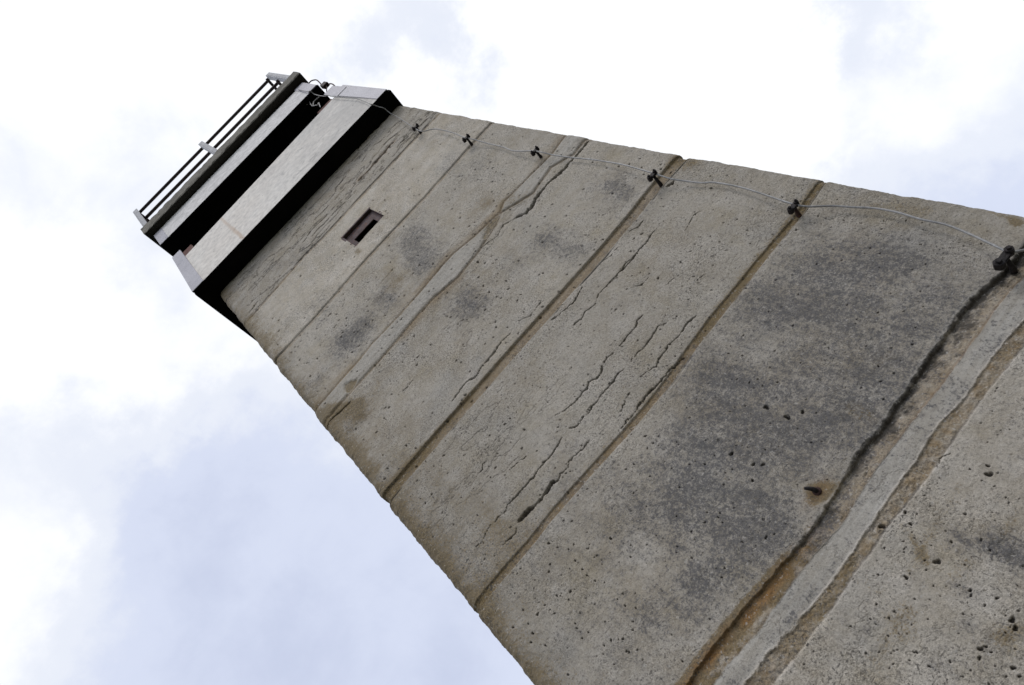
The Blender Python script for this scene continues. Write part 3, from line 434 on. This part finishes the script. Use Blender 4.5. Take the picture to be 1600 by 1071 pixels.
        for i in range(n):
            (x1, z1), (x2, z2) = pts[i], pts[i + 1]
            dx, dz = x2 - x1, z2 - z1; L2 = dx * dx + dz * dz + 1e-9
            t = np.clip(((uu - x1) * dx + (zz - z1) * dz) / L2, 0, 1)
            q = np.hypot(uu - x1 - t * dx, zz - z1 - t * dz)
            b = q < best; best = np.where(b, q, best); tt = np.where(b, (i + t) / n, tt)
        wloc = hw * (0.45 + 0.65 * np.sqrt(np.clip(4 * tt * (1 - tt), 0, 1))) * (1 + 1.5 * np.maximum(fbm(uu, zz, 30, 93, 3), -0.4))
        prof = 1 - sst(best / np.maximum(wloc, 1e-4), 0.55, 1.35)
        h[sel] = np.maximum(h[sel], h[sel] + prof * min(0.02, 0.010 + hw * 1.5)); crack[sel] = np.maximum(crack[sel], prof * (0.95 if not wide else 0.75))
        lip = np.exp(-(best / (wloc * 2.6)) ** 2) * (1 - prof)
        h[sel] += lip * 0.0012
        if wide: rust[sel] = np.maximum(rust[sel], prof * 0.5 + lip * 0.25)
        elif zs[0] > 6.2 and hw > 0.008: rust[sel] = np.maximum(rust[sel], lip * 0.5)
    # connected hairlines, long and nearly level
    def hair(sc, ax, seed, mask, w, amt):
        f = lambda a, b: fbm(a * ax, b, sc, seed, 5, 0.62)
        v = f(u, z); gz = (f(u, z + 0.0015) - v) / 0.0015; gu = (f(u + 0.0015, z) - v) / 0.0015
        d_ = np.abs(v) / (np.hypot(gz, gu) + 0.6)
        return (1 - sst(d_, w * 0.4, w)) * mask * amt
    m1 = ring_tone('J4', 'J5', 1.0) * sst(fbm(u, z, 2.2, 101, 3) - 0.05, 0, 0.3) * sst(curve('J4', u) - z, 0.05, 0.1)
    m2 = ring_tone(None, 'J1', 1.0) * sst(fbm(u, z, 2.2, 102, 3) + 0.22 + 0.25 * (u - 0.8), 0, 0.25)
    m3 = ring_tone('J6A', None, 1.0) * sst(fbm(u, z, 3.0, 103, 3), 0, 0.2)
    m4 = (ring_tone('J3', 'J4', 1.0) + ring_tone('J2', 'J3', 1.0)) * sst(fbm(u, z, 1.7, 104, 3), 0.15, 0.35)
    k_ = np.clip(hair(9, 0.38, 111, m1, 0.0018, 0.55) + hair(7, 0.3, 112, m2, 0.0045, 1.0) + hair(13, 0.8, 113, m3, 0.0010, 0.35) + hair(8, 0.5, 114, m4, 0.0022, 0.5), 0, 1)
    crack = np.maximum(crack, k_ * 0.85); h = h + k_ * 0.004
    # blow holes
    rs = np.random.RandomState(4)
    extra = [(rs.uniform(0.25, 1.9), rs.uniform(1.85, 2.30), rs.uniform(0.0010, 0.0026)) for _ in range(260)]
    extra += [(rs.uniform(0.1, 1.95), rs.uniform(2.5, 3.9), rs.uniform(0.0014, 0.0034)) for _ in range(620)]
    extra += [(rs.uniform(0.05, 1.95), rs.uniform(3.9, 6.9), rs.uniform(0.0026, 0.0058)) for _ in range(700)]
    extra = [e_ for e_ in extra if not (5.55 < e_[1] < 6.25 and rs.rand() < 0.6)]
    for x, zc, r in PITS + extra:
        r = max(r, 0.0018)
        if zc > z.max() + 0.05 or zc < z.min() - 0.05: continue
        sel = np.nonzero((np.abs(u - x) < 2.2 * r) & (np.abs(z - zc) < 2.2 * r))[0]
        if not len(sel): continue
        ang = np.arctan2(z[sel] - zc, u[sel] - x)
        q = np.hypot(u[sel] - x, (z[sel] - zc)) / (r * (1 + 0.25 * np.sin(ang * 2 + x * 50) + 0.15 * np.sin(ang * 3 + zc * 70)))
        pr = 1 - sst(q, 0.6, 1.15)
        h[sel] += pr * min(0.012, r * 2.2); crack[sel] = np.maximum(crack[sel], pr * 0.9)
    # rust below the hook
    q = np.hypot((u - 0.94) / 0.045, (z - 2.503) / 0.022); a = np.exp(-q ** 2); moss = moss + a * 1.0; rust = np.maximum(rust, a * 0.45 * (0.7 + fine))
    c = lambda v: np.clip(v, 0, 1)
    return h, np.stack([c(lich), np.clip(moss, 0, 1.3), c(crack), np.clip(tone, 0.5, 1.4)], -1), np.stack([c(mort), c(rough), c(rust), c(sand)], -1)

def zs0(p): return p[0][1]
def perimeter(dx, xl, xr):
    P = []   # x, y, nx, ny, u
    n = int((xr - xl - 2 * RC) / dx)
    for i in range(n + 1):
        x = xl + RC + (xr - xl - 2 * RC) * i / n; P.append((x, 0, 0, -1, x))
    def arc(cx, cy, a0, a1, u0, k):
        for i in range(1, k + 1):
            a = R(a0 + (a1 - a0) * i / k); P.append((cx + RC * math.cos(a), cy + RC * math.sin(a), math.cos(a), math.sin(a), u0 + RC * abs(R(a1 - a0)) * i / k))
    k = max(14, int(RC * 1.57 / dx / 1.3))
    arc(xr - RC, RC, -90, 0, xr - RC, k)
    for i in range(1, 13): P.append((xr, RC + (DEP - 2 * RC) * i / 12, 1, 0, xr + 0.06 + (DEP - 2 * RC) * i / 12))
    arc(xr - RC, DEP - RC, 0, 90, 4, 6)
    for i in range(1, 13): P.append((xr - RC - (xr - xl - 2 * RC) * i / 12, DEP, 0, 1, 4.2 + 1.8 * i / 12))
    arc(xl + RC, DEP - RC, 90, 180, 6.2, 6)
    for i in range(1, 12): P.append((xl, DEP - RC - (DEP - 2 * RC) * i / 12, -1, 0, -2.0 + 1.8 * i / 12))
    for i in range(0, k):
        a = R(180 + 90 * i / k); P.append((xl + RC + RC * math.cos(a), RC + RC * math.sin(a), math.cos(a), math.sin(a), xl + RC - RC * R(90) * (1 - i / k)))
    return np.array(P)

def ring(hi, lo, dx, rows, sl, sr, cut=None):
    P = perimeter(dx, XL + sl, XR + sr); m = len(P); n = rows + 1
    u = np.broadcast_to(P[:, 4], (n, m)); t = np.linspace(0, 1, n)[:, None]
    uc = np.clip(P[:, 4], -0.1, 2.15)
    zh = (curve(hi, uc) if isinstance(hi, str) else np.full(m, hi)); zl = (curve(lo, uc) if isinstance(lo, str) else np.full(m, lo))
    z = zh + (zl - zh) * t
    h, s1, s2 = fields(u.ravel().copy(), z.ravel().copy())
    X = P[None, :, 0] - P[None, :, 2] * h.reshape(n, m); Y = P[None, :, 1] - P[None, :, 3] * h.reshape(n, m)
    co = np.stack([X, Y, z], -1).reshape(-1, 3).astype(np.float32)
    i = np.arange(rows)[:, None]; j = np.arange(m)[None, :]; j2 = (j + 1) % m
    q = np.stack([i * m + j, (i + 1) * m + j, (i + 1) * m + j2, i * m + j2], -1).reshape(-1, 4)
    if cut:
        c = co[q].mean(1)
        q = q[~((c[:, 0] > cut[0]) & (c[:, 0] < cut[1]) & (c[:, 2] > cut[2]) & (c[:, 2] < cut[3]) & (c[:, 1] < 0.1))]
    me = bpy.data.meshes.new('concrete_segment')
    me.vertices.add(len(co)); me.vertices.foreach_set('co', co.ravel())
    me.loops.add(q.size); me.loops.foreach_set('vertex_index', q.ravel().astype(np.int32))
    me.polygons.add(len(q)); me.polygons.foreach_set('loop_start', np.arange(0, q.size, 4, dtype=np.int32))
    me.polygons.foreach_set('use_smooth', np.ones(len(q), dtype=bool))
    me.update(calc_edges=True)
    for nm, a in (('stains', s1), ('wear', s2)):
        at = me.attributes.new(nm, 'FLOAT_COLOR', 'POINT'); at.data.foreach_set('color', a.astype(np.float32).ravel())
    me.materials.append(CONCRETE)
    return link(bpy.data.objects.new('concrete_segment', me), tower)

JM = [(q[0], q[1] - 0.0) for q in DATA_J['J6A']]
DATA_J['J6'] = [(x, float(np.interp(x, [p[0] for p in sorted(DATA_J['J6B'])], [p[1] for p in sorted(DATA_J['J6B'])]))) for x in np.linspace(0.3, 1.85, 20)]
DATA_J['J3M'] = [(x, 4.722) for x in (0, 1, 2)]
Q = 1.0
ring(TOP, 'J1', 0.0052 / Q, 130, 0, 0)
ring('J1', 'J2', 0.0048 / Q, 120, 0, 0, SLOT)
ring('J2', 'J3M', 0.0042 / Q, 170, 0, 0)
ring('J3M', 'J4', 0.0034 / Q, 200, 0, 0)
ring('J4', 'J5', 0.0025 / Q, 260, 0, 0)
ring('J5', 'J6', 0.0020 / Q, 400, 0, 0)
ring('J6', 1.74, 0.0019 / Q, 420, 0, 0)
ring(1.74, 1.01, 0.012, 60, 0, 0)
ring(1.01, 0.28, 0.02, 40, 0, 0)
ring(0.28, -0.02, 0.02, 20, 0, 0)

# ------------------------------------------------------------------ loophole in the second segment
def loophole():
    x0, x1, z0, z1 = SLOT; D = 0.022; e = 0.006
    bm = bmesh.new()
    box(x0 - e, x1 + e, -0.002, D - 0.001, z1 - 0.004, z1 + 0.010, bm)  # lintel plate
    box(x0 - e, x1 + e, 0.003, 0.09, z0 - 0.012, z0 + 0.002, bm)        # sill plate
    box(x0 - 0.012, x0 + 0.004, 0.001, 0.09, z0 + 0.003, z1 - 0.005, bm)
    box(x1 - 0.004, x1 + 0.012, 0.001, 0.09, z0 + 0.003, z1 - 0.005, bm)
    f = obj('loophole', bm, STEELBOX, tower)
    tag(f, 'rust-stained steel-lined loophole')
    bm = bmesh.new()                                                     # back plate round the slit
    hx0, hx1, hz1 = 0.893, 1.080, 5.912
    box(x0 + 0.004, hx0, D, D + 0.008, z0 + 0.002, z1 - 0.004, bm)
    box(hx1, x1 - 0.004, D, D + 0.008, z0 + 0.002, z1 - 0.004, bm)
    box(hx0, hx1, D, D + 0.008, hz1, z1 - 0.004, bm)
    obj('back_plate', bm, STEELBOX, f)
    bm = bmesh.new(); box(x0 + 0.01, x1 - 0.01, 0.12, 0.13, z0 - 0.01, z1 + 0.30, bm); box(x0 + 0.01, x1 - 0.01, D + 0.009, 0.119, z1, z1 + 0.01, bm)
    obj('shutter', bm, SHADEBLACK, f)
loophole()

# ------------------------------------------------------------------ cabin
CX0, CX1, CB, CY0, CY1 = -0.105, 2.010, 6.955, -0.150, 2.17
def cabin():
    # parapet: one pale panel on each side
    for (x0, x1, y0, y1) in ((0.0, 1.915, CY0 + 0.004, CY0 + 0.045), (0.0, 1.915, CY1 - 0.045, CY1 - 0.004)):
        bm = bmesh.new(); hexa(bm, [(x0, y0, CB + 0.005), (x1, y0, CB + 0.005), (x1, y1, CB + 0.005), (x0, y1, CB + 0.005)],
                               [(x0 + 0.012, y0, 7.695), (x1 - 0.06, y0, 7.80), (x1 - 0.06, y1, 7.80), (x0 + 0.012, y1, 7.695)])
        obj('parapet_panel', bm, PANEL, tower, 0.004)
    for x0, x1 in ((CX0 + 0.012, CX0 + 0.05), (CX1 - 0.065, CX1 - 0.03)):
        bm = box(x0, x1, CY0 + 0.10, CY1 - 0.10, CB + 0.004, 7.70); obj('parapet_panel', bm, PANEL, tower, 0.004)
    # folded zinc corners, wider at the foot
    def corner(pts_b, pts_t, zb, zt):
        bm = bmesh.new(); hexa(bm, [(x, y, zb) for x, y in pts_b], [(x, y, zt) for x, y in pts_t]); return bm
    bm = corner([(CX0, CY0 - 0.003), (0.008, CY0 - 0.003), (0.008, CY0 + 0.012), (CX0, CY0 + 0.012)], [(-0.078, CY0 - 0.003), (0.014, CY0 - 0.003), (0.014, CY0 + 0.012), (-0.078, CY0 + 0.012)], CB, 7.90)
    box(CX0 + 0.034, CX0 + 0.040, CY0 + 0.013, CY0 + 0.12, CB, 7.85, bm)
    c = obj('corner_flashing', bm, ZINC, tower)
    bm = corner([(1.905, CY0 - 0.003), (CX1, CY0 - 0.003), (CX1, CY0 + 0.012), (1.905, CY0 + 0.012)], [(1.86, CY0 - 0.003), (1.990, CY0 - 0.003), (1.990, CY0 + 0.012), (1.86, CY0 + 0.012)], CB, 7.84)
    box(CX1 - 0.034, CX1 - 0.028, CY0 + 0.013, CY0 + 0.12, CB, 7.80, bm)
    hexa(bm, [(1.855, CY0 - 0.007, 7.72), (1.972, CY0 - 0.007, 7.72), (1.972, CY0 - 0.0035, 7.72), (1.855, CY0 - 0.0035, 7.72)],
         [(1.846, CY0 - 0.007, 8.03), (1.958, CY0 - 0.007, 8.03), (1.958, CY0 - 0.0035, 8.03), (1.846, CY0 - 0.0035, 8.03)])
    obj('corner_flashing', bm, ZINC, tower)
    for xa, xb in ((CX0, 0.0), (1.91, CX1)):
        bm = box(xa, xb, CY1 - 0.012, CY1 + 0.003, CB, 7.90); obj('corner_flashing', bm, ZINC, tower)
    # underside of the overhang, its deep shade put into the black colour
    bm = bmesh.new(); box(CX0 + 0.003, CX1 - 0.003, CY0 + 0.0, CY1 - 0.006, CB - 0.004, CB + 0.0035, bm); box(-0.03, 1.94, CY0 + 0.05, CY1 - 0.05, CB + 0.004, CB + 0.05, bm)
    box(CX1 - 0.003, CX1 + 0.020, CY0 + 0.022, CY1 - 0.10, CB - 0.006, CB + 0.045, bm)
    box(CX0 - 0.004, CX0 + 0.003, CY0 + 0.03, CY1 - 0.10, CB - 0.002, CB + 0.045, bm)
    obj('soffit', bm, SHADEBLACK, tower, 0.002)
    # window band: a dark glazed strip set back between red-brown posts
    wy = 0.09
    bm = bmesh.new(); box(-0.03, 1.94, wy + 0.02, 2.06, 7.2, 8.40, bm); bm and obj('cabin_core', bm, SHADEBLACK, tower)
    for x0, x1 in ((0.10, 0.56), (0.60, 1.06), (1.10, 1.70)):
        bm = bmesh.new(); t = 0.03
        box(x0, x1, wy, wy + 0.018, 7.95, 7.98, bm); box(x0, x1, wy, wy + 0.018, 8.38, 8.41, bm)
        box(x0, x0 + t, wy, wy + 0.018, 7.983, 8.377, bm); box(x1 - t, x1, wy, wy + 0.018, 7.983, 8.377, bm)
        f = obj('window', bm, SHADEBLACK, tower)
        obj('pane', box(x0 + t + 0.001, x1 - t - 0.001, wy + 0.006, wy + 0.012, 7.984, 8.376), GLASSD, f)
    obj('window_post', box(-0.02, 0.095, -0.051, -0.027, 7.2, 8.14), BROWN, tower, 0.003)
    obj('window_post', box(1.715, 1.90, -0.051, -0.027, 7.2, 8.17), BROWN, tower, 0.003)
    # lintel fascia above the windows
    bm = box(0.0, 1.835, CY0, CY0 + 0.03, 8.42, 8.825); obj('fascia_panel', bm, FASCIA, tower, 0.003)
    bm = box(-0.09, 1.93, CY1 - 0.05, CY1 - 0.02, 8.42, 8.825); obj('fascia_panel', bm, FASCIA, tower, 0.003)
    for x0, x1 in ((-0.085, -0.055), (1.90, 1.93)):
        bm = box(x0, x1, CY0 + 0.06, CY1 - 0.06, 8.42, 8.825); obj('fascia_panel', bm, FASCIA, tower, 0.003)
    bm = box(-0.095, 0.004, CY0 - 0.004, CY0 + 0.028, 8.419, 8.80); obj('corner_flashing', bm, ZINC, tower, 0.002)
    bm = box(1.832, 1.945, CY0 - 0.004, CY0 + 0.028, 8.435, 8.85); obj('corner_flashing', bm, ZINC, tower, 0.002)
    bm = box(-0.097, 1.947, CY0 - 0.003, CY1 - 0.02, 8.400, 8.4165); box(-0.05, 1.895, CY0 + 0.035, CY1 - 0.06, 8.4185, 8.47, bm); obj('window_head', bm, SHADEBLACK, tower)
    bm = box(-0.05, 1.895, CY0 + 0.035, CY1 - 0.06, 8.471, 8.86); obj('cabin_core', bm, SHADEBLACK, tower)
    # roof slab
    sx0, sx1, sy0, sy1, z0, z1 = -0.140, 2.003, -0.22, 2.24, 8.862, 9.075
    bm = bmesh.new()
    n = 60; rs = random.Random(3)
    def prof(y, z): return (y, z)
    loops = []
    for i in range(n + 1):
        x = sx0 + (sx1 - sx0) * i / n
        tilt = 0.085 * (i / n - 0.5)                                   # the slab sags a little to the left
        j = lambda a=0.004: rs.uniform(-a, a)
        loops.append([bm.verts.new(p) for p in ((x, sy0 + 0.05, z0 + tilt), (x, sy0 + 0.006 + j(), z0 + tilt + j()), (x, sy0 + j(), z0 + 0.012 + tilt), (x, sy0 + j(), z0 + 0.10 + tilt + j()), (x, sy0 + j(), z1 - 0.015 + tilt), (x, sy0 + 0.016 + j(), z1 + tilt + j()), (x, sy1, z1 + tilt), (x, sy1, z0 + tilt))])
    for a, b in zip(loops, loops[1:]):
        for k in range(8): bm.faces.new((a[k], a[(k + 1) % 8], b[(k + 1) % 8], b[k]))
    bm.faces.new(loops[0]); bm.faces.new(loops[-1][::-1])
    bmesh.ops.recalc_face_normals(bm, faces=bm.faces)
    slab = obj('roof_slab', bm, SLABM, tower)
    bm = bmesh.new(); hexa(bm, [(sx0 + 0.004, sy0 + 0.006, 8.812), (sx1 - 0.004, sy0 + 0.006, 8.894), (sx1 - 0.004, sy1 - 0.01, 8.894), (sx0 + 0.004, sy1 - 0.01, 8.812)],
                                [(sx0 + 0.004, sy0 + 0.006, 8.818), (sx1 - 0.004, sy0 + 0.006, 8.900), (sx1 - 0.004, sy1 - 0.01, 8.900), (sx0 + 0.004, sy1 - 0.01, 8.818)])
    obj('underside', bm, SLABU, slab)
    # railing
    rail = bpy.data.objects.new('railing', None); link(rail, tower)
    ry = -0.12
    def post(x, y, top, lean=0.0):
        bm = bmesh.new(); zb = 9.0
        box(x - 0.006, x + 0.006, y - 0.03, y + 0.03, zb, top, bm); box(x + 0.0065, x + 0.05, y - 0.03, y - 0.018, zb, top, bm)
        obj('post', bm, POST, rail, 0.002)
    post(-0.125, ry, 10.09); post(0.885, ry, 10.15); post(1.965, ry, 10.19)
    post(-0.125, 2.1, 10.09); post(1.965, 2.1, 10.19); post(-0.125, 1.0, 10.12); post(1.965, 1.0, 10.19)
    for zA, zB, r in ((10.13, 10.21, 0.017), (9.765, 9.815, 0.017)):
        for a, b in (((-0.10, ry + 0.03, zA), (1.95, ry + 0.03, zB)), ((-0.10, 2.08, zA), (1.95, 2.08, zB)), ((-0.10, ry, zA - 0.02), (-0.10, 2.1, zA - 0.02)), ((1.945, ry, zB - 0.02), (1.945, 2.1, zB - 0.02))):
            bm = bmesh.new(); tube(bm, [Vector(a), (Vector(a) + Vector(b)) / 2 + Vector((0, 0, -0.006)), Vector(b)], r, 10); obj('rail', bm, RAIL, rail, smooth=True)
cabin()

# ------------------------------------------------------------------ wire clips and conductor wire
clip_labels = ['small black clip below the cabin, highest of the six wire clips',
               'black wire clip on the narrow joint just beneath the loophole segment',
               'black wire clip at the upper end of the smeared pale mortar band',
               'black wire clip with a short crack beside it, fourth of the six from the cabin',
               'black wire clip in the ochre mossy joint, fifth of the six from the cabin',
               'big black clip at the picture edge above the wide broken joint']
def wire_clip(i, x, z, hgt, z2):
    o = bpy.data.objects.new('wire_clip', None); link(o); o.location = (x, 0, z)
    tag(o, clip_labels[i], 'wire clip', 'clips holding the wire along the tower wall')
    s = 0.78 + 0.32 * (i == 5); dz = z2 - z
    bm = bmesh.new(); tube(bm, [(0, 0.03, -0.003), (0, 0.0, 0), (0, -hgt * 0.55, dz * 0.5), (0, -hgt, dz)], 0.007, 9, [0.0105, 0.0095, 0.0070, 0.0075]); obj('stem', bm, RUST if i == 4 else BLACKIRON, o, smooth=True)
    bm = bmesh.new()                                                      # saddle plate lying across the wire
    box(-0.028 * s, 0.024 * s, -hgt - 0.006, -hgt + 0.004, dz - 0.013, dz + 0.013, bm)
    obj('clamp', bm, BLACKIRON, o, 0.003)
    for sx, sc in ((-0.026 * s, 1.15), (0.021 * s, 0.95)):                  # bolt heads
        bm = bmesh.new(); pts = [(sx, -hgt + 0.012, dz), (sx, -hgt - 0.012, dz)]
        tube(bm, pts, 0.0135 * s * sc, 6)
        tube(bm, [(sx, -hgt - 0.0125, dz), (sx, -hgt - 0.02, dz)], 0.007 * s * sc, 8)
        obj('bolt', bm, BLACKIRON, o, 0.0015)
    return o
for i, c in enumerate(CLIPS): wire_clip(i, *c)

bm = bmesh.new(); tube(bm, smooth_path(CABLE, 4), 0.0038, 8)
tag(obj('conductor_wire', bm, GALV, smooth=True), 'long thin grey wire running down the tower wall through six black clips', 'wire')
bm = bmesh.new(); tube(bm, smooth_path(LOOP[:10], 4), 0.006, 6)
t = obj('loose_wire', bm, RUST, smooth=True)
tag(t, 'loose thin brown wire looping out beside the cabin window with a small connector', 'wire')
c0 = Vector(LOOP[6])
obj('connector', box(c0.x - 0.03, c0.x + 0.03, c0.y - 0.02, c0.y + 0.02, c0.z - 0.04, c0.z + 0.05), RAIL, t, 0.004)
bm = bmesh.new(); tube(bm, LOOP[10:], 0.005, 6); obj('wire_end', bm, RUST, t)
bm = bmesh.new()
for pl in COIL: tube(bm, smooth_path(pl, 4), 0.005, 6)
tag(obj('curled_wire', bm, GALV, smooth=True), 'curled pale wire hanging in the black window slit', 'wire')

# rusty hook stub left in the wall
o = bpy.data.objects.new('rusty_hook', None); link(o); o.location = (0.940, 0, 2.513)
tag(o, 'short bent rusty iron stub with an orange stain above the wide broken joint', 'hook')
bm = bmesh.new(); tube(bm, smooth_path([(0.004, 0.02, -0.008), (0.003, -0.004, -0.004), (0.0, -0.012, 0.003), (-0.006, -0.017, 0.012), (-0.012, -0.019, 0.019)], 4), 0.005, 8,
                       [0.010 - 0.0063 * k / 16 for k in range(17)])
obj('stub', bm, BLACKIRON, o, smooth=True)
bm = bmesh.new(); tube(bm, [(0.004, 0.01, -0.008), (0.004, -0.004, -0.007)], 0.013, 9); obj('anchor', bm, RUST, o, smooth=True)
